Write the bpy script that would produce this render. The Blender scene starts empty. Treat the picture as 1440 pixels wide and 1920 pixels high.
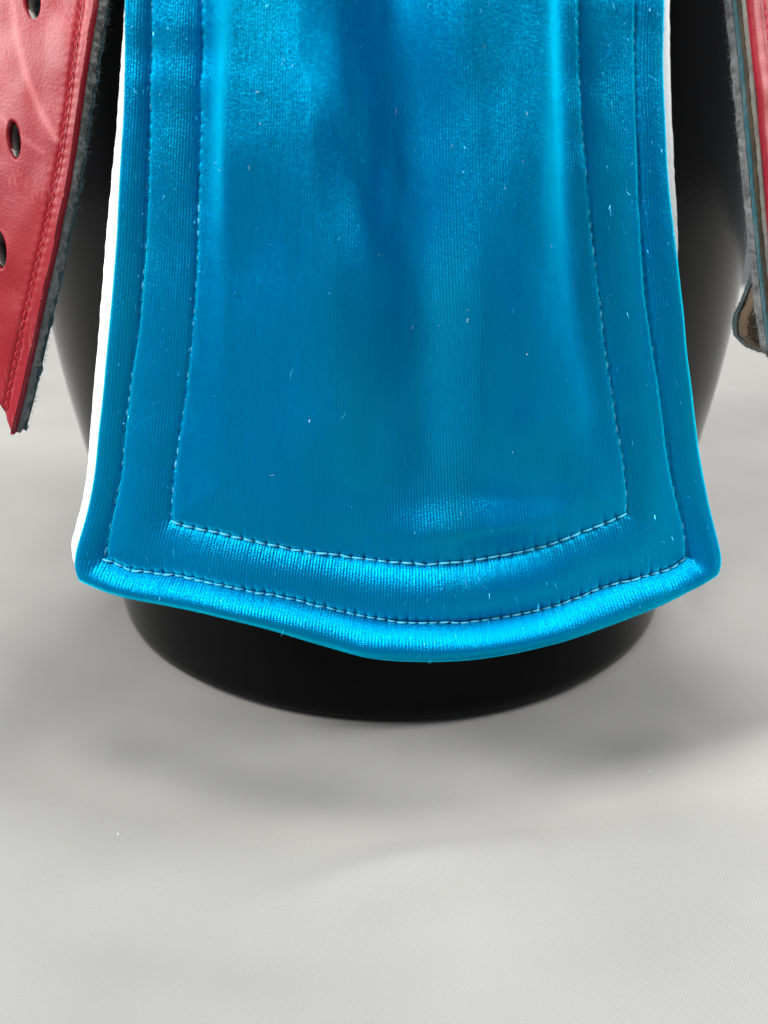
import bpy, math, random
import numpy as np
from mathutils import Matrix, Vector

random.seed(7)
rng = np.random.default_rng(7)
scene = bpy.context.scene
COL = scene.collection

# ---------------------------------------------------------------- camera
CAM_D, CAM_H, PITCH, FPX = 0.27, 0.13, math.radians(22), 2000.0   # metres, pixels of the 1440x1920 photo
cam_data = bpy.data.cameras.new('camera')
cam = bpy.data.objects.new('camera', cam_data)
COL.objects.link(cam)
cam.location = (0, -CAM_D, CAM_H)
cam.rotation_euler = (math.pi / 2 - PITCH, 0, 0)
cam_data.sensor_fit = 'VERTICAL'
cam_data.sensor_height = 24.0
cam_data.sensor_width = 18.0
cam_data.lens = 24.0 * FPX / 1920.0
cam_data.clip_start = 0.005
cam_data.clip_end = 20
cam_data.dof.use_dof = True
cam_data.dof.focus_distance = 0.183
cam_data.dof.aperture_fstop = 13.0
scene.camera = cam
scene.render.resolution_x, scene.render.resolution_y = 768, 1024

# ---------------------------------------------------------------- light
world = bpy.data.worlds.new('World')
scene.world = world
world.use_nodes = True
bg = world.node_tree.nodes['Background']
bg.inputs['Color'].default_value = (0.93, 0.97, 1.0, 1)
bg.inputs['Strength'].default_value = 0.20

def area(name, loc, target, size, power, col):
    l = bpy.data.lights.new(name, 'AREA')
    l.shape = 'RECTANGLE'
    l.size, l.size_y = size
    l.energy = power
    l.color = col
    o = bpy.data.objects.new(name, l)
    COL.objects.link(o)
    o.location = loc
    o.rotation_euler = (Vector(target) - Vector(loc)).to_track_quat('-Z', 'Y').to_euler()
    return o

area('ceiling_light', (0.12, -0.42, 1.7), (0, -0.08, 0), (0.46, 0.46), 19.0, (1.0, 0.985, 0.95))
area('room_light', (0.25, -1.05, 1.5), (0, -0.08, 0.05), (0.40, 0.30), 4.0, (1.0, 0.99, 0.96))
area('room_light', (-1.05, -0.62, 1.02), (0, -0.05, 0.05), (0.4, 0.4), 36.0, (1.0, 0.99, 0.96))
area('room_light', (1.25, -0.10, 1.0), (0, -0.05, 0.05), (0.5, 0.5), 26.0, (1.0, 0.99, 0.97))
area('room_light', (0.3, 1.5, 1.6), (0, 0.2, 0.0), (0.6, 0.5), 24.0, (1.0, 0.98, 0.95))

scene.view_settings.view_transform = 'Standard'
scene.view_settings.look = 'None'
scene.view_settings.exposure = 0.0
scene.view_settings.gamma = 1.0
scene.view_settings.use_curve_mapping = False

# ---------------------------------------------------------------- helpers
CP, SP = math.cos(PITCH), math.sin(PITCH)

def back(px, py, g, it=40):
    """points of the surface y = g(x, z) seen at photo pixels (used once, to measure the real outlines)"""
    px = np.asarray(px, float); py = np.asarray(py, float)
    a = (px - 720) / FPX; b = -(py - 960) / FPX
    dx, dy, dz = a, CP + b * SP, -SP + b * CP
    t = np.full(px.shape, 0.18)
    for _ in range(it):
        t = 0.35 * t + 0.65 * (g(t * dx, CAM_H + t * dz) + CAM_D) / dy
    return np.stack([t * dx, -CAM_D + t * dy, CAM_H + t * dz], -1)

def sm(x, a, b):
    t = np.clip((x - a) / (b - a), 0, 1)
    return t * t * (3 - 2 * t)

def resample(P, n):
    P = np.asarray(P, float)
    d = np.r_[0, np.cumsum(np.hypot(*np.diff(P, axis=0).T))]
    s = np.linspace(0, d[-1], n)
    return np.stack([np.interp(s, d, P[:, 0]), np.interp(s, d, P[:, 1])], -1)

def smooth_poly(P, n, k=9, it=3):
    """resample and round off a traced polyline (ends stay put)"""
    Q = resample(P, n)
    for _ in range(it):
        pad = np.r_[2 * Q[:1] - Q[k:0:-1], Q, 2 * Q[-1:] - Q[-2:-k - 2:-1]]
        Q = np.stack([np.convolve(pad[:, i], np.ones(2 * k + 1) / (2 * k + 1), 'valid') for i in (0, 1)], -1)
    return Q

def poly_dist(pts, P):
    """distance and arc length along polyline P for each point"""
    P = np.asarray(P, float)
    A, B = P[:-1], P[1:]
    L = np.hypot(*(B - A).T)
    acc = np.r_[0, np.cumsum(L)][:-1]
    best = np.full(len(pts), 1e9); arc = np.zeros(len(pts))
    for i in range(len(A)):
        ab = B[i] - A[i]
        tt = np.clip(((pts - A[i]) @ ab) / max(L[i] ** 2, 1e-12), 0, 1)
        d = np.hypot(pts[:, 0] - A[i, 0] - tt * ab[0], pts[:, 1] - A[i, 1] - tt * ab[1])
        m = d < best
        best[m] = d[m]; arc[m] = acc[i] + tt[m] * L[i]
    return best, arc

def inside(pts, P):
    P = np.asarray(P, float)
    c = np.zeros(len(pts), bool)
    x, y = pts[:, 0], pts[:, 1]
    for (x1, y1), (x2, y2) in zip(P, np.roll(P, -1, 0)):
        if y1 == y2:
            continue
        m = (y1 > y) != (y2 > y)
        c ^= m & (x < (x2 - x1) * (y - y1) / (y2 - y1) + x1)
    return c

def coons(T, B, L, R):
    """grid (rows, cols, 2) between the four border polylines"""
    n, m = len(L), len(T)
    v = np.linspace(0, 1, n)[:, None, None]; u = np.linspace(0, 1, m)[None, :, None]
    return ((1 - v) * T[None] + v * B[None] + (1 - u) * L[:, None] + u * R[:, None]
            - ((1 - u) * (1 - v) * T[0] + u * (1 - v) * T[-1] + (1 - u) * v * B[0] + u * v * B[-1]))

def grid_normals(P):
    du = np.gradient(P, axis=1); dv = np.gradient(P, axis=0)
    N = np.cross(dv, du)
    N /= np.linalg.norm(N, axis=-1, keepdims=True) + 1e-12
    if N[..., 1].mean() > 0:
        N = -N
    return N

def vnoise(x, y, seed=0):
    """smooth value noise in -1..1"""
    r = np.random.default_rng(seed).uniform(-1, 1, (256, 256))
    xi, yi = np.floor(x).astype(int), np.floor(y).astype(int)
    fx, fy = x - xi, y - yi
    fx = fx * fx * (3 - 2 * fx); fy = fy * fy * (3 - 2 * fy)
    g = lambda i, j: r[i % 256, j % 256]
    return ((g(xi, yi) * (1 - fx) + g(xi + 1, yi) * fx) * (1 - fy)
            + (g(xi, yi + 1) * (1 - fx) + g(xi + 1, yi + 1) * fx) * fy)

def mesh_obj(name, V, F, mat, parent=None, uv=None, attrs=None, smooth=True, solid=None):
    V = np.asarray(V, float)
    if parent is not None:
        V = V - np.array(parent.location)
    me = bpy.data.meshes.new(name)
    me.from_pydata(V.tolist(), [], F.tolist() if isinstance(F, np.ndarray) else F)
    if uv is not None:
        lay = me.uv_layers.new(name='UVMap')
        li = np.empty(len(me.loops), np.int32)
        me.loops.foreach_get('vertex_index', li)
        lay.data.foreach_set('uv', np.asarray(uv, np.float32)[li].ravel())
    for k, a in (attrs or {}).items():
        at = me.attributes.new(k, 'FLOAT', 'POINT')
        at.data.foreach_set('value', np.asarray(a, np.float32))
    me.polygons.foreach_set('use_smooth', np.full(len(me.polygons), smooth))
    me.materials.append(mat)
    me.update()
    o = bpy.data.objects.new(name, me)
    COL.objects.link(o)
    o.parent = parent
    return o

def grid_faces(n, m, off=0, flip=False):
    i = np.arange(n * m).reshape(n, m) + off
    q = np.stack([i[:-1, :-1], i[1:, :-1], i[1:, 1:], i[:-1, 1:]], -1).reshape(-1, 4)
    return q[:, ::-1] if flip else q

def thing(name, loc, label, cat, group=None):
    o = bpy.data.objects.new(name, None)
    o.empty_display_size = 0.01
    COL.objects.link(o)
    o.location = loc
    o['label'] = label; o['category'] = cat
    if group:
        o['group'] = group
    return o

# ---------------------------------------------------------------- materials
def new_mat(name):
    m = bpy.data.materials.new(name)
    m.use_nodes = True
    nt = m.node_tree
    p = nt.nodes['Principled BSDF']
    def N(t, **kw):
        n = nt.nodes.new(t)
        for k, v in kw.items():
            if k in n.inputs and not hasattr(n, k):
                n.inputs[k].default_value = v
            else:
                setattr(n, k, v)
        return n
    return m, nt, p, N, nt.links.new

def noise(N, scale, detail=2.0, rough=0.5):
    n = N('ShaderNodeTexNoise')
    n.inputs['Scale'].default_value = scale
    n.inputs['Detail'].default_value = detail
    n.inputs['Roughness'].default_value = rough
    return n

def ramp(N, stops):
    r = N('ShaderNodeValToRGB')
    e = r.color_ramp.elements
    while len(e) < len(stops):
        e.new(0.5)
    for el, (p, c) in zip(e, stops):
        el.position = p
        el.color = (*c, 1) if len(c) == 3 else c
    return r

def math_n(N, L, op, a, b=None, c=None):
    n = N('ShaderNodeMath', operation=op)
    for i, v in enumerate((a, b, c)):
        if v is None:
            continue
        if isinstance(v, (int, float)):
            n.inputs[i].default_value = v
        else:
            L(v, n.inputs[i])
    return n.outputs[0]

def velvet():
    m, nt, p, N, L = new_mat('ribbed_velvet')
    uv = N('ShaderNodeUVMap'); sep = N('ShaderNodeSeparateXYZ'); L(uv.outputs[0], sep.inputs[0])
    geo = N('ShaderNodeTexCoord')
    # the knit ribs run down the flap: 225 over its width
    wob = noise(N, 55, 2); L(geo.outputs['Object'], wob.inputs['Vector'])
    u = math_n(N, L, 'MULTIPLY_ADD', wob.outputs['Fac'], 0.004, sep.outputs['X'])
    rib = math_n(N, L, 'SINE', math_n(N, L, 'MULTIPLY', u, 2 * math.pi * 207))
    # brushed pile: streaks stretched along the ribs
    mp = N('ShaderNodeMapping'); L(uv.outputs[0], mp.inputs['Vector']); mp.inputs['Scale'].default_value = (330, 45, 1)
    st = noise(N, 1.0, 3, 0.6); L(mp.outputs[0], st.inputs['Vector'])
    mp2 = N('ShaderNodeMapping'); L(uv.outputs[0], mp2.inputs['Vector']); mp2.inputs['Scale'].default_value = (4.0, 2.2, 1)
    nap = noise(N, 1.0, 2, 0.5); L(mp2.outputs[0], nap.inputs['Vector'])
    r = ramp(N, [(0.30, (0.0, 0.028, 0.180)), (0.50, (0.0, 0.042, 0.175)), (0.70, (0.001, 0.066, 0.145))])
    L(nap.outputs['Fac'], r.inputs[0])
    r2 = ramp(N, [(0.35, (0.80, 0.80, 0.80)), (0.72, (1.15, 1.15, 1.15))])
    L(st.outputs['Fac'], r2.inputs[0])
    mx = N('ShaderNodeMix', data_type='RGBA', blend_type='MULTIPLY'); mx.inputs[0].default_value = 0.7
    L(r.outputs[0], mx.inputs[6]); L(r2.outputs[0], mx.inputs[7])
    L(mx.outputs[2], p.inputs['Base Color'])
    h = math_n(N, L, 'MULTIPLY_ADD', rib, 0.28, math_n(N, L, 'MULTIPLY', st.outputs['Fac'], 0.8))
    pile = noise(N, 3200, 2, 0.6); L(geo.outputs['Object'], pile.inputs['Vector'])
    h = math_n(N, L, 'MULTIPLY_ADD', pile.outputs['Fac'], 0.9, h)
    b = N('ShaderNodeBump'); b.inputs['Strength'].default_value = 0.6; b.inputs['Distance'].default_value = 0.00022
    # the pile leans this way and that in brushed patches
    mp3 = N('ShaderNodeMapping'); L(uv.outputs[0], mp3.inputs['Vector']); mp3.inputs['Scale'].default_value = (6.0, 3.2, 1)
    lean = noise(N, 1.0, 1.2, 0.45); L(mp3.outputs[0], lean.inputs['Vector'])
    b0 = N('ShaderNodeBump'); b0.inputs['Strength'].default_value = 0.8; b0.inputs['Distance'].default_value = 0.0042
    L(lean.outputs['Fac'], b0.inputs['Height']); L(b0.outputs[0], b.inputs['Normal'])
    L(h, b.inputs['Height']); L(b.outputs[0], p.inputs['Normal'])
    p.inputs['Roughness'].default_value = 0.6
    p.inputs['Specular IOR Level'].default_value = 0.0
    p.inputs['Sheen Weight'].default_value = 1.0
    p.inputs['Sheen Roughness'].default_value = 0.28
    p.inputs['Sheen Tint'].default_value = (0.0, 0.72, 1.0, 1)
    # the shiny pile: a broad cyan gloss
    gl = N('ShaderNodeBsdfGlossy'); gl.inputs['Color'].default_value = (0.0, 0.55, 0.90, 1); gl.inputs['Roughness'].default_value = 0.43
    L(b.outputs[0], gl.inputs['Normal'])
    ms = N('ShaderNodeMixShader'); ms.inputs[0].default_value = 0.31
    L(p.outputs[0], ms.inputs[1]); L(gl.outputs[0], ms.inputs[2])
    # velvet rim: the pile seen from the side scatters bright cyan
    sh = N('ShaderNodeBsdfSheen', distribution='ASHIKHMIN'); sh.inputs['Color'].default_value = (0.0, 0.50, 0.66, 1); sh.inputs['Roughness'].default_value = 0.36
    ad = N('ShaderNodeAddShader'); L(ms.outputs[0], ad.inputs[0]); L(sh.outputs[0], ad.inputs[1])
    L(ad.outputs[0], nt.nodes['Material Output'].inputs['Surface'])
    return m

def simple(name, col, rough, spec=0.3, sheen=0.0, tint=(1, 1, 1, 1), bump=None, var=None, metallic=0.0, attr=None):
    m, nt, p, N, L = new_mat(name)
    p.inputs['Roughness'].default_value = rough
    p.inputs['Specular IOR Level'].default_value = spec
    p.inputs['Sheen Weight'].default_value = sheen
    p.inputs['Sheen Tint'].default_value = tint
    p.inputs['Metallic'].default_value = metallic
    tc = N('ShaderNodeTexCoord')
    if var:
        n = noise(N, var[0], 4, 0.6); L(tc.outputs['Object'], n.inputs['Vector'])
        r = ramp(N, [(0.3, col), (0.7, var[1])]); L(n.outputs['Fac'], r.inputs[0])
        L(r.outputs[0], p.inputs['Base Color'])
    else:
        p.inputs['Base Color'].default_value = (*col, 1)
    if bump:
        n2 = noise(N, bump[0], 5, 0.65); L(tc.outputs['Object'], n2.inputs['Vector'])
        b = N('ShaderNodeBump'); b.inputs['Strength'].default_value = bump[1]; b.inputs['Distance'].default_value = bump[2]
        L(n2.outputs['Fac'], b.inputs['Height']); L(b.outputs[0], p.inputs['Normal'])
    return m

def red_leather():
    m, nt, p, N, L = new_mat('red_leather')
    tc = N('ShaderNodeTexCoord')
    n = noise(N, 60, 5, 0.6); L(tc.outputs['Object'], n.inputs['Vector'])
    r = ramp(N, [(0.3, (0.215, 0.004, 0.011)), (0.7, (0.295, 0.009, 0.020))]); L(n.outputs['Fac'], r.inputs[0])
    # scuffing: pale wear marks
    sc = N('ShaderNodeAttribute', attribute_name='scuff')
    mpn = N('ShaderNodeMapping'); L(tc.outputs['Object'], mpn.inputs['Vector'])
    mpn.inputs['Rotation'].default_value = (0, 0.6, 0); mpn.inputs['Scale'].default_value = (1500, 1500, 260)
    fine = noise(N, 1.0, 3, 0.6); L(mpn.outputs[0], fine.inputs['Vector'])
    patch = noise(N, 95, 3, 0.6); L(tc.outputs['Object'], patch.inputs['Vector'])
    pr = ramp(N, [(0.50, (0, 0, 0)), (0.72, (1, 1, 1))]); L(patch.outputs['Fac'], pr.inputs[0])
    fr = ramp(N, [(0.50, (0, 0, 0)), (0.66, (1, 1, 1))]); L(fine.outputs['Fac'], fr.inputs[0])
    wear = math_n(N, L, 'MULTIPLY', pr.outputs[0], fr.outputs[0])
    wear = math_n(N, L, 'MULTIPLY_ADD', wear, 0.30, sc.outputs['Fac'])
    wear = math_n(N, L, 'MINIMUM', wear, 0.8)
    mx = N('ShaderNodeMix', data_type='RGBA'); L(wear, mx.inputs[0])
    L(r.outputs[0], mx.inputs[6]); mx.inputs[7].default_value = (0.66, 0.22, 0.23, 1)
    L(mx.outputs[2], p.inputs['Base Color'])
    v = N('ShaderNodeTexVoronoi', feature='DISTANCE_TO_EDGE'); v.inputs['Scale'].default_value = 1300
    L(tc.outputs['Object'], v.inputs['Vector'])
    w = noise(N, 420, 5, 0.65); L(tc.outputs['Object'], w.inputs['Vector'])
    h = math_n(N, L, 'MULTIPLY_ADD', v.outputs['Distance'], 0.5, w.outputs['Fac'])
    b = N('ShaderNodeBump'); b.inputs['Strength'].default_value = 0.15; b.inputs['Distance'].default_value = 0.0004
    L(h, b.inputs['Height']); L(b.outputs[0], p.inputs['Normal'])
    p.inputs['Roughness'].default_value = 0.46
    p.inputs['Specular IOR Level'].default_value = 0.36
    return m

def twill():
    m, nt, p, N, L = new_mat('grey_twill_cloth')
    tc = N('ShaderNodeTexCoord')
    w = N('ShaderNodeTexWave', wave_type='BANDS', bands_direction='X'); w.inputs['Scale'].default_value = 640
    w.inputs['Distortion'].default_value = 2.5; w.inputs['Detail'].default_value = 1.5; w.inputs['Detail Scale'].default_value = 2
    mp = N('ShaderNodeMapping'); mp.inputs['Scale'].default_value = (1, 1, 0); mp.inputs['Rotation'].default_value = (0, 0, math.radians(32))
    L(tc.outputs['Object'], mp.inputs['Vector']); L(mp.outputs[0], w.inputs['Vector'])
    n = noise(N, 900, 3, 0.6); L(tc.outputs['Object'], n.inputs['Vector'])
    n2 = noise(N, 14, 3, 0.55); L(tc.outputs['Object'], n2.inputs['Vector'])
    r = ramp(N, [(0.3, (0.236, 0.235, 0.228)), (0.7, (0.278, 0.276, 0.268))]); L(n2.outputs['Fac'], r.inputs[0])
    r2 = ramp(N, [(0.0, (0.93, 0.93, 0.93)), (1.0, (1.05, 1.05, 1.05))]); L(w.outputs['Fac'], r2.inputs[0])
    mx = N('ShaderNodeMix', data_type='RGBA', blend_type='MULTIPLY'); mx.inputs[0].default_value = 1
    L(r.outputs[0], mx.inputs[6]); L(r2.outputs[0], mx.inputs[7]); L(mx.outputs[2], p.inputs['Base Color'])
    h = math_n(N, L, 'MULTIPLY_ADD', n.outputs['Fac'], 0.8, w.outputs['Fac'])
    b = N('ShaderNodeBump'); b.inputs['Strength'].default_value = 0.25; b.inputs['Distance'].default_value = 0.00012
    L(h, b.inputs['Height']); L(b.outputs[0], p.inputs['Normal'])
    p.inputs['Roughness'].default_value = 0.85; p.inputs['Specular IOR Level'].default_value = 0.15
    p.inputs['Sheen Weight'].default_value = 0.1
    return m

M_VELVET = velvet()
M_THREAD = simple('blue_thread', (0.07, 0.44, 0.64), 0.5, 0.3)
M_FIBRE = simple('pile_fibre', (0.02, 0.46, 0.78), 0.35, 0.5, metallic=0.3)
M_LINT = simple('white_lint', (0.50, 0.68, 0.74), 0.8, 0.2)
M_WHITE = simple('white_felt', (0.86, 0.86, 0.85), 0.9, 0.1, 0.2, bump=(1800, 0.4, 0.0002))
M_RED = red_leather()
M_REDTHREAD = simple('red_thread', (0.42, 0.016, 0.030), 0.5, 0.3)
M_GREYFELT = simple('grey_felt', (0.085, 0.085, 0.082), 0.95, 0.1, 0.3, bump=(1500, 0.8, 0.0006), var=(420, (0.23, 0.232, 0.228)))
M_TEAL = simple('teal_backing', (0.012, 0.080, 0.105), 0.9, 0.1, 0.4, (0.4, 0.8, 0.9, 1), bump=(1500, 0.6, 0.0004), var=(200, (0.09, 0.13, 0.14)))
M_SUEDE = simple('brown_suede', (0.10, 0.064, 0.036), 0.95, 0.1, 0.3, bump=(1200, 0.5, 0.0003), var=(150, (0.20, 0.14, 0.088)))
M_DARKEDGE = simple('dark_brown_edge', (0.035, 0.028, 0.020), 0.95, 0.1, bump=(1600, 0.5, 0.0003), var=(130, (0.085, 0.066, 0.045)))
M_BEIGE = simple('raw_leather_edge', (0.11, 0.10, 0.09), 0.9, 0.1, bump=(1600, 0.5, 0.0003), var=(300, (0.21, 0.195, 0.175)))
M_FUZZ = simple('grey_fuzz', (0.08, 0.083, 0.083), 0.95, 0.1, 0.3, var=(500, (0.21, 0.215, 0.215)))
M_TFUZZ = simple('teal_fuzz', (0.06, 0.11, 0.12), 0.95, 0.1, 0.3, var=(300, (0.16, 0.20, 0.21)))
M_PALE = simple('pale_lit_felt', (0.60, 0.60, 0.57), 0.95, 0.1, bump=(1800, 0.5, 0.0003))  # paler than the felt core, so the lower hole walls look lit
M_CLOTH = twill()

def black_plastic():
    m, nt, p, N, L = new_mat('black_plastic')
    tc = N('ShaderNodeTexCoord')
    n = noise(N, 700, 4, 0.6); L(tc.outputs['Object'], n.inputs['Vector'])
    b = N('ShaderNodeBump'); b.inputs['Strength'].default_value = 0.10; b.inputs['Distance'].default_value = 0.0002
    L(n.outputs['Fac'], b.inputs['Height']); L(b.outputs[0], p.inputs['Normal'])
    n2 = noise(N, 40, 3, 0.6); L(tc.outputs['Object'], n2.inputs['Vector'])
    r = ramp(N, [(0.3, (0.13,) * 3), (0.7, (0.19,) * 3)]); L(n2.outputs['Fac'], r.inputs[0]); L(r.outputs[0], p.inputs['Roughness'])
    p.inputs['Base Color'].default_value = (0.0025, 0.0025, 0.003, 1)
    p.inputs['Specular IOR Level'].default_value = 0.08
    return m
M_BLACK = black_plastic()

# ---------------------------------------------------------------- tablecloth (the surface everything stands on)
def tablecloth():
    xs = np.unique(np.r_[np.linspace(-1.3, -0.3, 25), np.linspace(-0.3, 0.3, 260), np.linspace(0.3, 1.3, 25)])
    ys = np.unique(np.r_[np.linspace(-0.6, -0.22, 10), np.linspace(-0.22, 0.25, 240), np.linspace(0.25, 0.62, 50)])
    X, Y = np.meshgrid(xs, ys)
    Z = 0.0016 * vnoise(X * 16 + 3, Y * 22 + 9, 1) + 0.0007 * vnoise(X * 40 + Y * 12, Y * 58, 2)
    # soft folds: (x0, y0, x1, y1, width, height)
    for x0, y0, x1, y1, w, h in ((-0.026, -0.129, 0.032, -0.112, 0.0080, 0.0050), (0.018, -0.113, 0.075, -0.120, 0.013, 0.0032),
                                 (0.050, -0.098, 0.13, -0.060, 0.014, 0.0046), (0.06, -0.03, 0.13, 0.03, 0.012, 0.0024),
                                 (-0.12, -0.085, -0.05, -0.10, 0.014, 0.0014), (-0.06, -0.142, 0.0, -0.150, 0.008, 0.001),
                                 (0.02, -0.08, 0.07, -0.085, 0.008, 0.0012), (-0.2, 0.02, -0.09, 0.05, 0.015, 0.003)):
        P = np.stack([X.ravel(), Y.ravel()], -1)
        d, a = poly_dist(P, [(x0, y0), (x1, y1)])
        Ln = math.hypot(x1 - x0, y1 - y0)
        taper = np.sin(np.pi * np.clip(a / Ln, 0.02, 0.98)) ** 0.7
        Z += (h * taper * np.exp(-(d / w) ** 2)).reshape(Z.shape)
    r = np.hypot(X, Y)
    Z = Z * sm(r, 0.066, 0.10) - 0.0003
    Z = np.where(r < 0.085, np.minimum(Z, 0.0004), Z)
    over = np.clip(Y - 0.46, 0, 1)                               # the far edge, where the cloth falls over the side of the table
    Z = Z - np.where(over > 0, np.maximum(over - 0.012, 0) * 3.0 + 20 * np.minimum(over, 0.012) ** 2, 0)
    Y = np.where(over > 0.02, 0.48 + (over - 0.02) * 0.15, Y)
    o = mesh_obj('tablecloth', np.stack([X, Y, Z], -1).reshape(-1, 3), grid_faces(len(ys), len(xs), flip=True), M_CLOTH)
    o['kind'] = 'structure'
    return o
CLOTH = tablecloth()

# ---------------------------------------------------------------- black display form
def display_form():
    prof = [(0.0, 0.0012), (0.040, 0.0012), (0.0680, 0.0010), (0.0702, 0.0013), (0.0714, 0.0022), (0.0721, 0.0042), (0.0726, 0.008),
            (0.0738, 0.020), (0.0762, 0.040), (0.0806, 0.064), (0.0826, 0.080), (0.0836, 0.098), (0.0834, 0.122), (0.0812, 0.150), (0.0725, 0.176),
            (0.058, 0.200), (0.040, 0.214), (0.018, 0.2195), (0.0, 0.2205)]
    prof = np.array(prof)
    d = np.r_[0, np.cumsum(np.hypot(*np.diff(prof, axis=0).T))]
    s = np.unique(np.r_[np.linspace(0, d[-1], 90), d[2:7], np.linspace(d[2], d[7], 16)])
    pr = np.stack([np.interp(s, d, prof[:, 0]), np.interp(s, d, prof[:, 1])], -1)
    for _ in range(3):                                            # ease the side profile, keep the foot crisp
        q_ = pr.copy(); q_[1:-1] = 0.25 * pr[:-2] + 0.5 * pr[1:-1] + 0.25 * pr[2:]
        pr = np.where(pr[:, 1:] > 0.012, q_, pr)
    n, m = len(pr), 128
    a = np.linspace(0, 2 * np.pi, m, endpoint=False)
    V = np.stack([0.0018 + pr[:, :1] * np.cos(a), pr[:, :1] * np.sin(a) - 0.0012, np.repeat(pr[:, 1:], m, 1)], -1).reshape(-1, 3)
    F = [(i * m + j, i * m + (j + 1) % m, (i + 1) * m + (j + 1) % m, (i + 1) * m + j) for i in range(n - 1) for j in range(m)]
    o = mesh_obj('display_form', V, F, M_BLACK)
    o['label'] = 'black satin plastic tapered display form standing on the grey cloth'
    o['category'] = 'display form'
display_form()

# ---------------------------------------------------------------- stitches
def stitch_mesh(mat, name):
    segs, k = 8, 7
    V, F = [], []
    for i in range(segs + 1):
        t = i / segs
        x = t - 0.5
        r = 0.105 * (math.sin(math.pi * min(max(t, 0.04), 0.96))) ** 0.35
        zc = 0.13 * math.sin(math.pi * t) - 0.09
        for j in range(k):
            a = 2 * math.pi * (j + i * 0.35) / k          # twisted thread
            V.append((x, r * math.cos(a), zc + r * math.sin(a) * 0.9))
    for i in range(segs):
        for j in range(k):
            F.append((i * k + j, i * k + (j + 1) % k, (i + 1) * k + (j + 1) % k, (i + 1) * k + j))
    F.append(tuple(range(k))[::-1]); F.append(tuple(range(segs * k, segs * k + k)))
    me = bpy.data.meshes.new(name)
    me.from_pydata(V, [], F)
    me.polygons.foreach_set('use_smooth', np.ones(len(me.polygons), bool))
    me.materials.append(mat)
    return me

def lay_stitches(parent, me, pts3, nrm, jit=0.06, fatness=1.0):
    """one object per stitch between successive 3-D points"""
    for i in range(len(pts3) - 1):
        a, b = Vector(pts3[i]), Vector(pts3[i + 1])
        x = b - a
        ln = x.length * 0.88 * random.uniform(1 - jit, 1 + jit)
        x.normalize()
        z = Vector(nrm[i]); z = (z - x * z.dot(x)).normalized()
        x = (x + z.cross(x) * random.uniform(-0.07, 0.07)).normalized()
        y = z.cross(x).normalized()
        z = x.cross(y)
        w = ln * fatness * random.uniform(0.92, 1.1)
        M = Matrix(((x.x * ln, y.x * w, z.x * w), (x.y * ln, y.y * w, z.y * w), (x.z * ln, y.z * w, z.z * w))).to_4x4()
        M.translation = (a + b) / 2 - Vector(parent.location)
        o = bpy.data.objects.new('stitch', me)
        COL.objects.link(o)
        o.parent = parent
        o.matrix_local = M

def fibres(name, parent, base, direction, length, width, mat, jitter=0.5, kind=True):
    """many thin tapering hairs joined in one part"""
    n = len(base)
    d = direction + rng.normal(0, jitter, (n, 3)) * np.linalg.norm(direction, axis=1, keepdims=True)
    d /= np.linalg.norm(d, axis=1, keepdims=True)
    side = np.cross(d, rng.normal(0, 1, (n, 3))); side /= np.linalg.norm(side, axis=1, keepdims=True)
    bend = rng.normal(0, 0.35, (n, 3))
    ln = np.asarray(length)[:, None]; w = np.asarray(width)[:, None]
    p0, p1 = base - side * w, base + side * w
    mid = base + d * ln * 0.5
    p2, p3 = mid + side * w * 0.8, mid - side * w * 0.8
    tip = base + d * ln + bend * ln * 0.6
    V = np.stack([p0, p1, p2, p3, tip], 1).reshape(-1, 3)
    o = np.arange(n)[:, None] * 5
    F = (o + np.array([[0, 1, 2, 3]])).tolist() + (o + np.array([[3, 2, 4]])).tolist()
    ob = mesh_obj(name, V, F, mat, parent)
    if kind:
        ob['kind'] = 'stuff'
    return ob

# ---------------------------------------------------------------- blue velvet flap
TOP = -560
def ext(P):                         # carry a traced side line up past the top of the picture
    P = [list(p) for p in P]
    (x0, y0), (x1, y1) = P[0], P[min(4, len(P) - 1)]
    k = (x1 - x0) / (y1 - y0)
    return np.array([[x0 + k * 0.6 * (TOP - y0), TOP], [x0 + k * 0.8 * (TOP / 2 - y0), TOP / 2]] + P, float)

EDGE_L = ext([(231, 0), (229, 57), (227, 200), (223, 267), (219, 333), (212, 460), (204, 573), (191, 707), (184, 773), (173, 900), (162, 952), (147, 1011), (139, 1036), (136, 1056), (140, 1075), (152, 1090)])
EDGE_R = ext([(1252, 0), (1249, 117), (1251, 194), (1255, 272), (1259, 340), (1265, 399), (1273, 467), (1281, 538), (1286, 577), (1292, 657), (1302, 716), (1318, 860), (1324, 889), (1334, 947), (1349, 1022), (1355, 1044), (1353, 1060), (1340, 1077)])
EDGE_B = np.array([(152, 1090), (172, 1102), (215, 1117), (242, 1124), (329, 1138), (421, 1158), (512, 1181), (581, 1203), (640, 1226), (696, 1239), (760, 1243), (837, 1242),
                   (934, 1232), (1032, 1208), (1129, 1178), (1226, 1142), (1299, 1104), (1322, 1090), (1340, 1077)], float)
OUT_L = ext([(285, 0), (283, 200), (280, 333), (273, 450), (263, 607), (246, 707), (239, 773), (226, 900), (217, 930), (203, 997), (195, 1046)])
OUT_B = [(195, 1046), (237, 1067), (306, 1075), (375, 1084), (421, 1097), (467, 1108), (522, 1115), (581, 1130), (650, 1148), (696, 1159), (760, 1165), (876, 1165), (959, 1154), (1032, 1138),
         (1105, 1110), (1163, 1091), (1207, 1079), (1255, 1069), (1288, 1045)]
OUT_R = ext([(1189, 0), (1190, 117), (1191, 233), (1195, 311), (1198, 380), (1202, 459), (1208, 538), (1215, 597), (1226, 665), (1234, 716), (1253, 860), (1260, 909), (1277, 967), (1289, 1016), (1288, 1045)])
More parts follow.
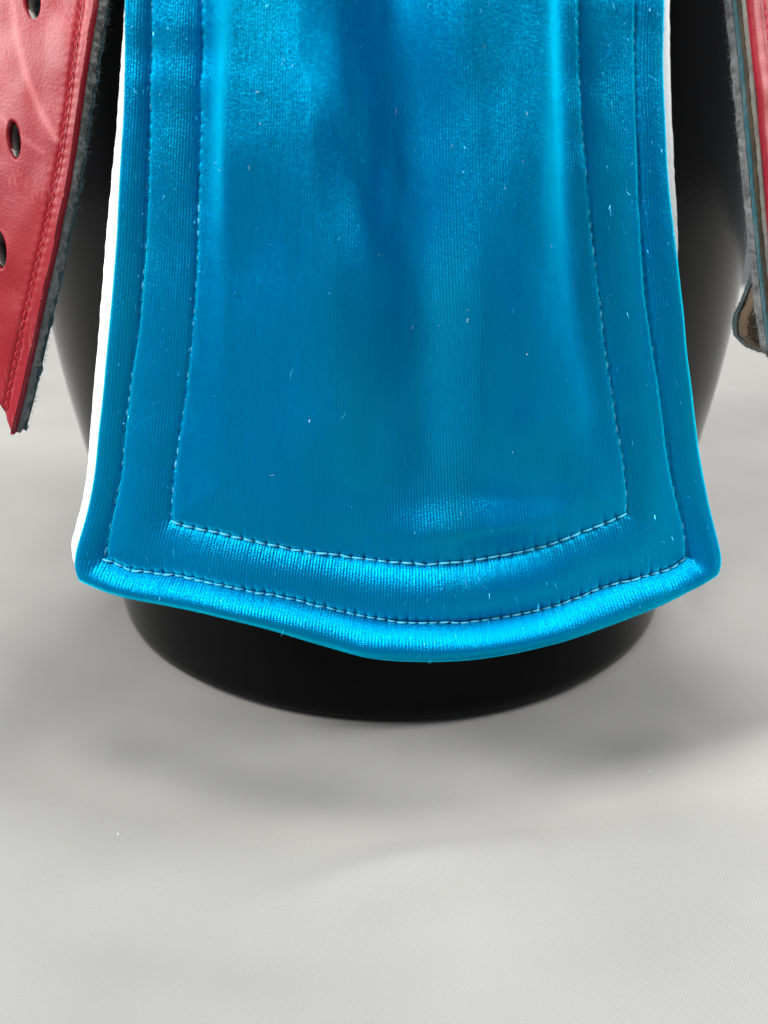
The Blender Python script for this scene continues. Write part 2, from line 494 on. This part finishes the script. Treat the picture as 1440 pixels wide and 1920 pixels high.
INN_L = ext([(382, 0), (380, 133), (375, 300), (372, 450), (364, 607), (357, 673), (345, 773), (328, 890), (322, 935), (321, 977)])
INN_B = [(321, 977), (375, 991), (421, 998), (457, 1009), (512, 1021), (581, 1034), (650, 1043), (714, 1051), (760, 1056), (789, 1058), (862, 1054), (915, 1045), (983, 1033), (1051, 1012), (1100, 992), (1143, 977), (1175, 961)]
INN_R = ext([(1081, 0), (1082, 75), (1091, 250), (1103, 394), (1119, 531), (1134, 656), (1153, 781), (1168, 860), (1173, 923), (1175, 961)])

def flap_g(x, z):
    zz = np.clip(z, -0.05, 0.4)
    d = 0.1675 + (zz - 0.088) ** 2 * np.where(zz < 0.088, 0.3, 1.1)
    d = d - 0.0065 * (1 - sm(zz, 0.028, 0.072)) * np.exp(-((x - 0.006) / 0.042) ** 2)      # the hem kicks forward in the middle
    return -CAM_D + d + 3.0 * (x - 0.001) ** 2

def flap():
    root = thing('velvet_flap', (0.001, -0.093, 0.034),
                 'bright blue ribbed velvet padded flap hanging down in front of the black form', 'fabric flap')
    n, m = 580, 480
    L = smooth_poly(EDGE_L, n, 8); R = smooth_poly(EDGE_R, n, 8); B = smooth_poly(EDGE_B, m, 22, 2)
    T = np.linspace(L[0], R[0], m)
    B[0], B[-1] = L[-1], R[-1]
    G = coons(T, B, L, R)
    pts = G.reshape(-1, 2)
    P0 = back(G[..., 0], G[..., 1], flap_g)
    N0 = grid_normals(P0)
    ol, orr, ob = [smooth_poly(q, 160, 3, 2) for q in (OUT_L, OUT_R, OUT_B)]
    il, ir, ib = [smooth_poly(q, 160, 3, 2) for q in (INN_L, INN_R, INN_B)]
    for l_, b_, r_ in ((ol, ob, orr), (il, ib, ir)):
        b_[0] = l_[-1]; b_[-1] = r_[-1]
    outer = np.r_[ol, ob[1:], orr[::-1][1:]]
    inner = np.r_[il, ib[1:], ir[::-1][1:]]
    edge = np.r_[L, B[1:], R[::-1][1:]][::3]
    de, _ = poly_dist(pts, edge)
    do, ao = poly_dist(pts, outer[::2])
    di, ai = poly_dist(pts, inner[::2])
    in_o, in_i = inside(pts, outer), inside(pts, inner)
    X, Y = pts[:, 0], pts[:, 1]
    h = np.zeros(len(pts))                                       # metres, towards the viewer
    # outer roll, from the edge to the outer seam
    q = de / (de + do + 1e-6)
    bot = sm(Y, 930, 1080)                                        # the hem is the fattest roll
    mid = np.exp(-((X - 820) / 330) ** 2)
    fat = 0.0015 + bot * 0.0006 + bot * (0.0010 + 0.0010 * mid + 0.00025 * vnoise(X / 70, Y / 300, 51))
    roll = fat * np.sqrt(np.clip(1 - (1 - np.clip(q / 0.5, 0, 1)) ** 2, 0, 1)) * np.where(q > 0.4, 0.08 + 0.92 * np.cos(np.pi / 2 * np.clip((q - 0.4) / 0.6, 0, 1)) ** 0.9, 1.0) - 0.0016 * (1 - np.clip(q / 0.3, 0, 1)) ** 2
    # band between the two seams
    q2 = do / (do + di + 1e-6)
    band = 0.0002 + (0.0010 + bot * (0.0012 * mid)) * np.sin(np.pi * q2) ** 0.7
    # the inner panel, padded and folded
    pan = 0.0005 + 0.0015 * (1 - np.exp(-di / 50.0))
    def folds(tab):
        """height of the hanging folds: rows of (y, [(x, mm), ...]), eased between the knots"""
        def ease(x, kn):
            xs_, hs_ = np.array(kn, float).T
            i_ = np.clip(np.searchsorted(xs_, x) - 1, 0, len(xs_) - 2)
            t_ = np.clip((x - xs_[i_]) / (xs_[i_ + 1] - xs_[i_]), 0, 1)
            t_ = t_ * t_ * (3 - 2 * t_)
            return hs_[i_] + (hs_[i_ + 1] - hs_[i_]) * t_
        ys_ = [r_[0] for r_ in tab]; H = np.stack([ease(X, r_[1]) for r_ in tab])
        k_ = np.clip(np.searchsorted(ys_, Y) - 1, 0, len(ys_) - 2)
        ya, yb = np.array(ys_)[k_], np.array(ys_)[k_ + 1]
        t_ = sm((Y - ya) / (yb - ya), 0, 1); n_ = np.arange(len(Y))
        return 0.001 * (H[k_, n_] * (1 - t_) + H[k_ + 1, n_] * t_)
    f = folds([(-560, [(250, 0), (470, 1.5), (690, -0.6), (950, 1.5), (1200, 0)]),
               (0, [(300, -0.8), (382, 0), (470, 1.5), (560, 1.5), (715, -1.9), (880, 1.6), (985, 1.6), (1081, -0.5), (1300, 0)]),
               (260, [(300, -0.8), (377, 0), (455, 1.6), (590, 1.7), (740, -1.8), (895, 1.5), (975, 1.7), (1090, -0.5), (1300, 0)]),
               (520, [(300, -0.6), (370, 0), (440, 0.5), (630, 1.7), (770, -1.3), (900, 1.5), (960, 1.6), (1118, -0.8), (1300, 0)]),
               (760, [(250, -0.3), (350, 0), (440, 0.1), (650, 1.3), (785, -0.8), (900, 1.2), (980, 1.2), (1150, -0.3), (1350, 0)]),
               (930, [(150, 0), (330, 0), (640, 0.3), (800, -0.3), (900, 0.4), (1050, 0.1), (1170, 0), (1350, 0)]),
               (1020, [(150, 0), (1350, 0)])]) + 0.00015 * vnoise(X / 110 + 4, Y / 300, 5)
    f += 0.0008 * np.exp(-((X - 940) / 170) ** 2 - ((Y - 1000) / 60) ** 2)
    pan = pan + 3.0 * f * sm(di, 0, 70)
    h = np.where(in_i, pan, np.where(in_o, band, roll))
    # pull of the thread: groove, needle dimples, creases above each needle hole, small puckers across the seam
    for d_, a_, b_, pitch in ((do, ao, ob, 19.5), (di, ai, ib, 23.0)):
        h -= 0.00024 * np.exp(-(d_ / 5.0) ** 2)
        h += 0.00030 * np.exp(-d_ / 42) * vnoise(a_ / 60, d_ / 120, 9)
        k = np.where((d_ < 45) & (Y > 900))[0]
        db, ab = poly_dist(pts[k], b_)
        ln_b = np.hypot(*np.diff(b_, axis=0).T).sum()
        pb = ln_b / round(ln_b / pitch)
        hole = (0.5 + 0.5 * np.cos(2 * np.pi * ab / pb)) ** 6
        above = Y[k] < np.interp(X[k], b_[:, 0], b_[:, 1])
        rnd = 0.5 + 0.5 * vnoise(np.round(ab / pb) * 1.37, 0 * ab, 17)
        h[k] -= hole * np.where(above, (0.00018 + 0.0004 * rnd) * np.exp(-db / (5 + 9 * rnd)), 0.0004 * np.exp(-db / 9))
        k = np.where((d_ < 30) & (Y <= 960))[0]
        h[k] -= 0.00012 * (1 + vnoise(a_[k] / 37, 0 * a_[k], 19)) * np.exp(-(d_[k] / 5) ** 2) * (0.5 + 0.5 * np.cos(2 * np.pi * a_[k] / 24.0)) ** 3
    h += 0.00005 * vnoise(X / 26, Y / 60, 11) + 0.00022 * vnoise(X / 80, Y / 150, 12)
    P = P0 + N0 * h.reshape(n, m, 1)
    N = grid_normals(P)
    # border ring: the velvet turns round the edge to the back
    idx = np.arange(n * m).reshape(n, m)
    ring = np.r_[idx[:, 0], idx[-1, 1:], idx[::-1, -1][1:]]
    PV = P.reshape(-1, 3); NV0 = N0.reshape(-1, 3)
    cen = np.array([0.001, 0, 0.10])
    rp = PV[ring]
    tang = np.gradient(rp, axis=0); tang /= np.linalg.norm(tang, axis=1, keepdims=True)
    outw = np.cross(tang, NV0[ring]); outw /= np.linalg.norm(outw, axis=1, keepdims=True)
    if ((rp - (0, -0.1, 0.1)) * outw).sum(1).mean() < 0:
        outw = -outw
    u = np.tile(np.linspace(0, 1, m), n); v = np.repeat(np.linspace(0, 1, n), m)
    V = [PV]; UV = [np.stack([u, v], -1)]
    F = [grid_faces(n, m)]
    prev = ring; off = len(PV)
    for inn, dep in ((0.0002, 0.0011), (0.0008, 0.0022), (0.0020, 0.0032), (0.0042, 0.0036)):
        V.append(rp - outw * inn - NV0[ring] * dep)
        UV.append(np.stack([u[ring], v[ring] + dep * 4], -1))
        cur = np.arange(len(ring)) + off
        F.append(np.stack([prev[:-1], prev[1:], cur[1:], cur[:-1]], -1)[:, ::-1])
        prev = cur; off += len(ring)
    mesh_obj('velvet_panel', np.concatenate(V), np.concatenate(F), M_VELVET, root, uv=np.concatenate(UV))

    # white lining: a soft sheet on the back that peeps out along the sides
    wl = [(-560, 0), (40, 0), (75, 2), (200, 9), (267, 11), (333, 14), (460, 19), (573, 20), (707, 18), (773, 17), (900, 15), (952, 15), (1034, 13), (1072, 9)]
    wr = [(-560, 5), (0, 6), (117, 10), (194, 10), (272, 10), (340, 9), (399, 7), (440, 4), (467, 1), (500, -4), (900, -6), (990, -5), (1020, -1), (1055, 0)]
    nn, mm = 300, 120
    Lw = resample(L, nn); Lw[:, 0] -= np.interp(Lw[:, 1], *zip(*wl)) - 5 + 0.7 * vnoise(Lw[:, 1] / 14, 0 * Lw[:, 1], 3)
    Rw = resample(R, nn); Rw[:, 0] += np.interp(Rw[:, 1], *zip(*wr)) - 3 + 0.7 * vnoise(Rw[:, 1] / 14, 0 * Rw[:, 1], 4)
    Bw = resample(B, mm); Bw[:, 1] -= 14; Lw[:, 1] -= 14 * sm(Lw[:, 1], 900, 1060) ; Rw[:, 1] -= 14 * sm(Rw[:, 1], 900, 1060)
    Bw[0], Bw[-1] = Lw[-1], Rw[-1]
    Gw = coons(np.linspace(Lw[0], Rw[0], mm), Bw, Lw, Rw)
    gback = lambda x, z: flap_g(x, z) + 0.0024 + 0.0060 * np.exp(-(x / 0.034) ** 4)
    A = back(Gw[..., 0], Gw[..., 1], gback)
    NA = grid_normals(A)
    idx = np.arange(nn * mm).reshape(nn, mm)
    ring = np.r_[idx[:, 0], idx[-1, 1:], idx[::-1, -1][1:], idx[0, ::-1][1:-1]]
    V = [A.reshape(-1, 3), (A - NA * 0.0022).reshape(-1, 3)]
    ra = A.reshape(-1, 3)[ring]; na = NA.reshape(-1, 3)[ring]
    tg = np.roll(ra, -1, 0) - np.roll(ra, 1, 0); tg /= np.linalg.norm(tg, axis=1, keepdims=True)
    ow = np.cross(tg, na)
    if ((ra - ra.mean(0)) * ow).sum(1).mean() < 0:
        ow = -ow
    mid = ra - na * 0.0011 + ow * 0.0005
    V.append(mid)
    K = nn * mm; k2 = np.arange(len(ring)) + 2 * K
    r1 = ring; r2 = ring + K
    F = np.concatenate([grid_faces(nn, mm), grid_faces(nn, mm, K, True),
                        np.stack([r1, k2, np.roll(k2, -1), np.roll(r1, -1)], -1), np.stack([k2, r2, np.roll(r2, -1), np.roll(k2, -1)], -1)])
    mesh_obj('white_lining', np.concatenate(V), F, M_WHITE, root)

    # seams: one stitch per object
    me = stitch_mesh(M_THREAD, 'stitch')
    hgrid = h.reshape(n, m)
    def on_surface(Q):
        """nearest grid vertex of the finished velvet for photo points Q"""
        out, nr = [], []
        for x, y in Q:
            k = np.argmin((pts[:, 0] - x) ** 2 + (pts[:, 1] - y) ** 2)
            out.append(PV[k] + NV0[k] * 0.00012); nr.append(NV0[k])
        return out, nr
    for line, pitch in ((ol, 24.0), (ob, 19.5), (orr, 24.0), (il, 24.0), (ib, 23.0), (ir, 24.0)):
        q = line[line[:, 1] > -60]
        ln = np.hypot(*np.diff(q, axis=0).T).sum()
        Q = resample(q, int(round(ln / pitch)) + 1)
        a, b = on_surface(Q)
        if line is ob or line is ib:
            lay_stitches(root, me, [p_ + n_ * 0.00055 for p_, n_ in zip(a, b)], b, 0.08, 1.0)
        else:                                                     # along the sides the pile closes over the thread
            lay_stitches(root, me, [p_ - n_ * random.uniform(0.00018, 0.00040) for p_, n_ in zip(a, b)], b)

    # pile fibres that catch the light, thickest along seams and edges
    pr = 0.06 + 0.9 * np.exp(-do / 10) + 0.8 * np.exp(-di / 8) + 0.5 * np.exp(-de / 14) + 0.25 * (~in_i)
    pr *= (Y > -80); pr *= 0.5 + 1.0 * (1 - sm(Y, 0, 900)) + 0.4 * sm(Y, 900, 1000)
    pr /= pr.sum()
    k = rng.choice(len(pts), 1000, p=pr, replace=False)
    down = np.gradient(P, axis=0).reshape(-1, 3); down /= np.linalg.norm(down, axis=1, keepdims=True) + 1e-12
    dirs = down[k] * rng.choice([-1, 1], (len(k), 1)) + 0.35 * NV0[k]
    fibres('pile_fibres', root, PV[k] + NV0[k] * 0.00006, dirs, rng.gamma(2.2, 0.00022, len(k)) + 0.0002, rng.uniform(0.00002, 0.00006, len(k)), M_FIBRE, 0.28)
    # lint: the bits one can see in the photo and a few more
    spots = [(548, 120), (546, 130), (930, 348), (962, 300), (900, 20), (985, 12), (500, 180), (505, 235), (486, 310), (950, 830), (952, 842), (868, 568), (868, 586), (588, 770), (970, 645), (822, 605), (745, 200),
             (1018, 455), (710, 475), (775, 612), (430, 318), (418, 305), (968, 215), (842, 270), (895, 95), (1155, 985), (860, 950), (520, 880)]
    kk = [np.argmin((X - x) ** 2 + (Y - y) ** 2) for x, y in spots]
    dd = down[kk] + rng.normal(0, 0.5, (len(kk), 3))
    fibres('lint', root, PV[kk] + NV0[kk] * 0.0003, dd, rng.uniform(0.0003, 0.0008, len(kk)), rng.uniform(0.00003, 0.00007, len(kk)), M_LINT, 0.3)
    return root
flap()

# ---------------------------------------------------------------- red leather straps
def slab(name, root, G, g, d0, d1, mat, grow, rough=0.0, holes=(), seed=0, attrs=None, hole_scale=1.0, bulge=0.0003, h=None):
    """one layer of a strap: front d0 behind the face, back d1; outline grown sideways by `grow`; round holes cut through"""
    n, m = G.shape[:2]
    A = back(G[..., 0], G[..., 1], g)
    N = grid_normals(A)
    if h is not None:
        A = A + N * h[..., None]
    idx = np.arange(n * m).reshape(n, m)
    ring = np.r_[idx[:, 0], idx[-1, 1:], idx[::-1, -1][1:], idx[0, ::-1][1:-1]]
    Av, Nv = A.reshape(-1, 3).copy(), N.reshape(-1, 3)
    ra = Av[ring]
    tg = np.roll(ra, -1, 0) - np.roll(ra, 1, 0); tg /= np.linalg.norm(tg, axis=1, keepdims=True)
    ow = np.cross(tg, Nv[ring])
    if ((ra - ra.mean(0)) * ow).sum(1).mean() < 0:
        ow = -ow
    arc = np.r_[0, np.cumsum(np.linalg.norm(np.diff(ra, axis=0), axis=1))]
    flat = G.reshape(-1, 2).copy()
    dead = np.zeros(n * m, bool)
    hole_rings = []
    for (hx, hy, rx, ry, tilt) in holes:
        c, s = math.cos(tilt), math.sin(tilt)
        dx, dy = flat[:, 0] - hx, flat[:, 1] - hy
        a, b = (dx * c + dy * s) / (rx * hole_scale), (-dx * s + dy * c) / (ry * hole_scale)
        rr = np.hypot(a, b)
        kill = rr < 0.93
        dead |= kill
    faces = grid_faces(n, m)
    faces = faces[~dead[faces].any(1)]
    from collections import Counter
    ec = Counter()
    for q in faces.tolist():
        for i in range(4):
            ec[(q[i], q[(i + 1) % 4])] += 1
    ringset = set(ring.tolist())
    bnd = [(a, b) for (a, b) in ec if (b, a) not in ec and not (a in ringset and b in ringset)]
    bv = np.array(sorted({v for e in bnd for v in e}), int)
    if len(bv):                                                   # snap the cut to the true ellipse
        for (hx, hy, rx, ry, tilt) in holes:
            c, s = math.cos(tilt), math.sin(tilt)
            dx, dy = flat[bv, 0] - hx, flat[bv, 1] - hy
            a, b = (dx * c + dy * s) / (rx * hole_scale), (-dx * s + dy * c) / (ry * hole_scale)
            rr = np.hypot(a, b)
            near = rr < 1.9
            k = bv[near]
            a, b = a[near] / rr[near] * rx * hole_scale, b[near] / rr[near] * ry * hole_scale
            fx, fy = hx + a * c - b * s, hy + a * s + b * c
            Av[k] = back(fx, fy, g)
            flat[k, 0], flat[k, 1] = fx, fy
    K = n * m
    V = [Av - Nv * d0, Av - Nv * d1]
    V[0][ring] = ra - Nv[ring] * d0 + ow * (grow - bulge)
    V[1][ring] = ra - Nv[ring] * d1 + ow * (grow - bulge)
    F = [faces, (faces + K)[:, ::-1]]
    # side wall, rounded and rough
    steps = 7
    prev = ring; off = 2 * K
    for sstep in range(1, steps + 1):
        t = sstep / steps
        if sstep < steps:
            nz = rough * (vnoise(arc / 0.0011, np.full_like(arc, t * 2.3 + seed), seed + 20) + 0.8 * vnoise(arc / 0.00045, np.full_like(arc, t * 4 + seed), seed + 21) + 1.0 * vnoise(arc / 0.004, np.full_like(arc, t), seed + 22))
            V.append(ra - Nv[ring] * (d0 + (d1 - d0) * t) + ow * (grow - bulge + bulge * math.sin(math.pi * t) ** 0.5 + nz)[:, None])
            cur = np.arange(len(ring)) + off; off += len(ring)
        else:
            cur = ring + K
        F.append(np.stack([prev, np.roll(prev, -1), np.roll(cur, -1), cur], -1))
        prev = cur
    if len(bnd):
        e = np.array(bnd)
        F.append(np.stack([e[:, 1], e[:, 0], e[:, 0] + K, e[:, 1] + K], -1))
    Vv = np.concatenate(V); Fv = np.concatenate(F)
    used = np.zeros(len(Vv), bool); used[Fv.ravel()] = True
    remap = np.cumsum(used) - 1
    at = None
    if attrs:
        at = {k: np.r_[a.ravel(), a.ravel(), np.zeros(len(Vv) - 2 * K)][used] for k, a in attrs.items()}
    ob = mesh_obj(name, Vv[used], remap[Fv], mat, root, attrs=at)
    return ob, ra, Nv[ring], ow, arc

def edge_fuzz(root, ra, nr, ow, depth, count, mat, ymin, length=0.0006, name='edge_fuzz'):
    """short fibres standing off a felt edge between two depths"""
    vis = np.arange(len(ra))
    k = rng.choice(vis, count)
    k2 = (k + 1) % len(ra)
    f = rng.random((count, 1))
    dp = rng.uniform(depth[0], depth[1], (count, 1))
    base = ra[k] * (1 - f) + ra[k2] * f - nr[k] * dp + ow[k] * ymin
    fibres(name, root, base, ow[k] + 0 * nr[k], rng.gamma(3, length / 6.0, count) + 0.0001, rng.uniform(0.000018, 0.00004, count), mat, 0.65)

STRAP_GROUP = 'red leather straps either side of the velvet flap'

def left_strap():
    root = thing('leather_strap', (-0.066, -0.108, 0.074), 'scuffed red leather strap with punched holes hanging left of the velvet flap', 'strap', STRAP_GROUP)
    g = lambda x, z: -0.0840 + 0.34 * (z - 0.13) - 0.20 * (x + 0.060) + 2.5 * (z - 0.13) ** 2
    E = smooth_poly([(262, -560), (215, -250), (183, -40), (178, 0), (163, 95), (149, 190), (139, 262), (126, 345), (105, 450), (77, 575), (50, 700), (33, 780), (22, 817)], 420, 8)
    Lf = smooth_poly([(30, -560), (-30, -250), (-55, -40), (-62, 0), (-100, 262), (-140, 450), (-190, 640)], 420, 8)
    Bt = smooth_poly([(-190, 640), (-120, 655), (-55, 700), (0, 762), (16, 800), (22, 817)], 130, 4, 1)
    Bt[0], Bt[-1] = Lf[-1], E[-1]
    G = coons(np.linspace(Lf[0], E[0], 130), Bt, Lf, E)
    flat = G.reshape(-1, 2)
    d, a = poly_dist(flat, [(20, -40), (28, 60), (48, 140), (78, 215), (106, 262)])
    scuff = 0.36 * np.exp(-(d / 7.0) ** 2) + 0.18 * np.exp(-(poly_dist(flat, [(0, 215), (20, 240), (80, 285)])[0] / 5) ** 2)
    scuff += 0.12 * np.exp(-(poly_dist(flat, [(-10, 0), (0, 120), (-5, 300)])[0] / 22) ** 2)
    # the seam pulls the leather down a little; the rim beyond it stands proud
    S = np.stack([E[:, 0] - 25 + 3 * np.sin(E[:, 1] / 130), E[:, 1]], -1)
    ds, ar = poly_dist(flat, S[::4])
    h = -0.00035 * np.exp(-(ds / 5.5) ** 2) + 0.00005 * np.exp(-(ds / 12) ** 2) * np.cos(2 * np.pi * ar / 19.0) + 0.0002 * vnoise(flat[:, 0] / 40, flat[:, 1] / 60, 31)
    holes = [(60, -2, 15.5, 39, -0.10), (26, 262, 12.5, 36, -0.10), (-1, 468, 13, 36, -0.10), (92, -275, 15, 40, -0.10)]
    slab('leather_face', root, G, g, 0.0, 0.0016, M_RED, 0.0, 0.00002, holes, 1, {'scuff': scuff.reshape(G.shape[:2])}, h=h.reshape(G.shape[:2]), bulge=0.00035)
    _, ra, nr, ow, arc = slab('felt_core', root, G, g, 0.0017, 0.0040, M_GREYFELT, 0.0001, 0.00034, holes, 3, hole_scale=0.97)
    slab('velvet_backing', root, G, g, 0.0041, 0.0052, M_TEAL, -0.0001, 0.0003, holes, 5, hole_scale=0.97)
    for hx, hy, rx, ry, tilt in holes:                             # pale felt on each hole's lower wall only, its lit look put into the colour
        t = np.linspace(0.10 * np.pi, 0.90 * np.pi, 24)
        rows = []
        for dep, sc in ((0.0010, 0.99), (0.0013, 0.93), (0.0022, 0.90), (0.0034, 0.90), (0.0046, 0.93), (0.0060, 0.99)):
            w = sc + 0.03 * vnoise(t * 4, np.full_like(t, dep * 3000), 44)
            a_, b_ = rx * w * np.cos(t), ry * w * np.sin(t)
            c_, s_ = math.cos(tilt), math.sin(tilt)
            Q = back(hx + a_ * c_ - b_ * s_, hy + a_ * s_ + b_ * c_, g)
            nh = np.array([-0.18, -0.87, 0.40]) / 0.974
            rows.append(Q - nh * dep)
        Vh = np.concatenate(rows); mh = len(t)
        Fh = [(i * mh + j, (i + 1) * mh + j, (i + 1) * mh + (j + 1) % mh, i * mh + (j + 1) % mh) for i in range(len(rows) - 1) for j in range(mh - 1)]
        mesh_obj('hole_lit_arc', Vh, Fh, M_PALE, root)
    edge_fuzz(root, ra, nr, ow, (0.0020, 0.0042), 5200, M_FUZZ, 0.0001)
    edge_fuzz(root, ra, nr, ow, (0.0040, 0.0054), 3600, M_TFUZZ, 0.0, 0.0007, 'backing_fuzz')
    q = S[(S[:, 1] > -60) & (S[:, 1] < 770)]
    ln = np.hypot(*np.diff(q, axis=0).T).sum()
    Q = resample(q, int(ln / 19.0) + 1)
    P = back(Q[:, 0], Q[:, 1], g)
    nn = np.tile(np.array([-0.18, -0.87, 0.40]), (len(P), 1))
    lay_stitches(root, stitch_mesh(M_REDTHREAD, 'strap_stitch'), P + nn * 0.00004, nn)
left_strap()

def right_strap():
    root = thing('leather_strap', (0.075, -0.10, 0.078), 'red leather strap seen edge-on with grey fuzzy and brown layers, right of the velvet flap', 'strap', STRAP_GROUP)
    g = lambda x, z: -0.0890 + 0.28 * (z - 0.13) + 0.62 * (x - 0.066) + 2.0 * (z - 0.13) ** 2
    E = smooth_poly([(1330, -560), (1378, -250), (1406, -40), (1411, 0), (1421, 100), (1430, 200), (1438, 290), (1447, 400), (1456, 500), (1466, 600), (1474, 660)], 320, 6)
    Rt = smooth_poly([(1560, -560), (1600, -250), (1625, 0), (1640, 290), (1660, 520)], 320, 6)
    Bt = smooth_poly([(1474, 660), (1500, 690), (1560, 660), (1620, 600), (1660, 520)], 90, 4, 1)
    Bt[0], Bt[-1] = E[-1], Rt[-1]
    G = coons(np.linspace(E[0], Rt[0], 90), Bt, E, Rt)
    flat = G.reshape(-1, 2)
    ds, ar = poly_dist(flat, np.stack([E[:, 0] + 22, E[:, 1]], -1)[::4])
    h = -0.0003 * np.exp(-(ds / 5.5) ** 2) + 0.0002 * vnoise(flat[:, 0] / 40, flat[:, 1] / 60, 33)
    scuff = 0.35 + 0.25 * vnoise(flat[:, 0] / 30, flat[:, 1] / 22, 40)
    slab('leather_face', root, G, g, 0.0, 0.0013, M_RED, 0.0, 0.00002, (), 1, {'scuff': np.clip(scuff, 0, 1).reshape(G.shape[:2])}, h=h.reshape(G.shape[:2]), bulge=0.0003)
    slab('leather_core', root, G, g, 0.00135, 0.0021, M_BEIGE, 0.0001, 0.0001, (), 11)
    slab('suede_layer', root, G, g, 0.00215, 0.0030, M_DARKEDGE, 0.0000, 0.0001, (), 12)
    slab('velvet_layer', root, G, g, 0.00305, 0.0039, M_TEAL, -0.0001, 0.0001, (), 13)
    _, ra, nr, ow, arc = slab('felt_backing', root, G, g, 0.0040, 0.0054, M_FUZZ, 0.0001, 0.00025, (), 14)
    edge_fuzz(root, ra, nr, ow, (0.0040, 0.0056), 5200, M_FUZZ, 0.0001)
    edge_fuzz(root, ra, nr, ow, (0.0014, 0.0038), 1500, M_GREYFELT, 0.0, 0.0003, 'core_fuzz')
    q = np.stack([E[:, 0] + 22, E[:, 1]], -1); q = q[(q[:, 1] > -60) & (q[:, 1] < 640)]
    Q = resample(q, 38)
    P = back(Q[:, 0], Q[:, 1], g)
    nn = np.tile(np.array([0.50, -0.80, 0.30]), (len(P), 1)); nn /= np.linalg.norm(nn[0])
    lay_stitches(root, stitch_mesh(M_REDTHREAD, 'strap_stitch'), P + nn * 0.00004, nn)
    # the rounded brown tab behind the strap's end
    g2 = lambda x, z: -0.086 + 0.10 * (z - 0.1) + 0.55 * (x - 0.07)
    Lb = smooth_poly([(1480, 330), (1450, 470), (1416, 560), (1397, 600), (1400, 632)], 80, 4, 1)
    Bb = smooth_poly([(1400, 632), (1420, 652), (1450, 664), (1500, 668), (1560, 640)], 50, 3, 1)
    Rb = np.linspace((1560, 330), (1560, 640), 80)
    Bb[0], Bb[-1] = Lb[-1], Rb[-1]
    Gb = coons(np.linspace(Lb[0], Rb[0], 50), Bb, Lb, Rb)
    o, ra, nr, ow, arc = slab('suede_tab', root, Gb, g2, 0.0, 0.0022, M_SUEDE, 0.0, 0.0001, (), 15, bulge=0.0008)
    o['label'] = 'brown suede rounded tab end below the strap'
    ob, ra, nr, ow, arc = slab('tab_edging', root, Gb, g2, 0.0023, 0.0030, M_TFUZZ, 0.0002, 0.0001, (), 16, bulge=0.0003)
    edge_fuzz(root, ra, nr, ow, (0.0022, 0.003), 500, M_TFUZZ, 0.0002, 0.0003, 'tab_fuzz')
right_strap()

# ---------------------------------------------------------------- specks of lint on the cloth
def specks():
    gz = lambda x, z: None
    pts = []
    for px, py in [(1219, 1447), (780, 1602), (222, 1565), (1180, 1660), (420, 1740)]:
        a, b = (px - 720) / FPX, -(py - 960) / FPX
        dx, dy, dz = a, CP + b * SP, -SP + b * CP
        t = -(CAM_H - 0.0012) / dz
        pts.append((t * dx, -CAM_D + t * dy, 0.0012))
    P = np.array(pts)
    d = np.c_[rng.normal(0, 1, (len(P), 2)), np.full(len(P), 0.3)]
    o = fibres('lint_specks', None, P, d, rng.uniform(0.0004, 0.0007, len(P)), rng.uniform(0.00006, 0.00012, len(P)), M_LINT, 0.3)
    o.parent = CLOTH
specks()
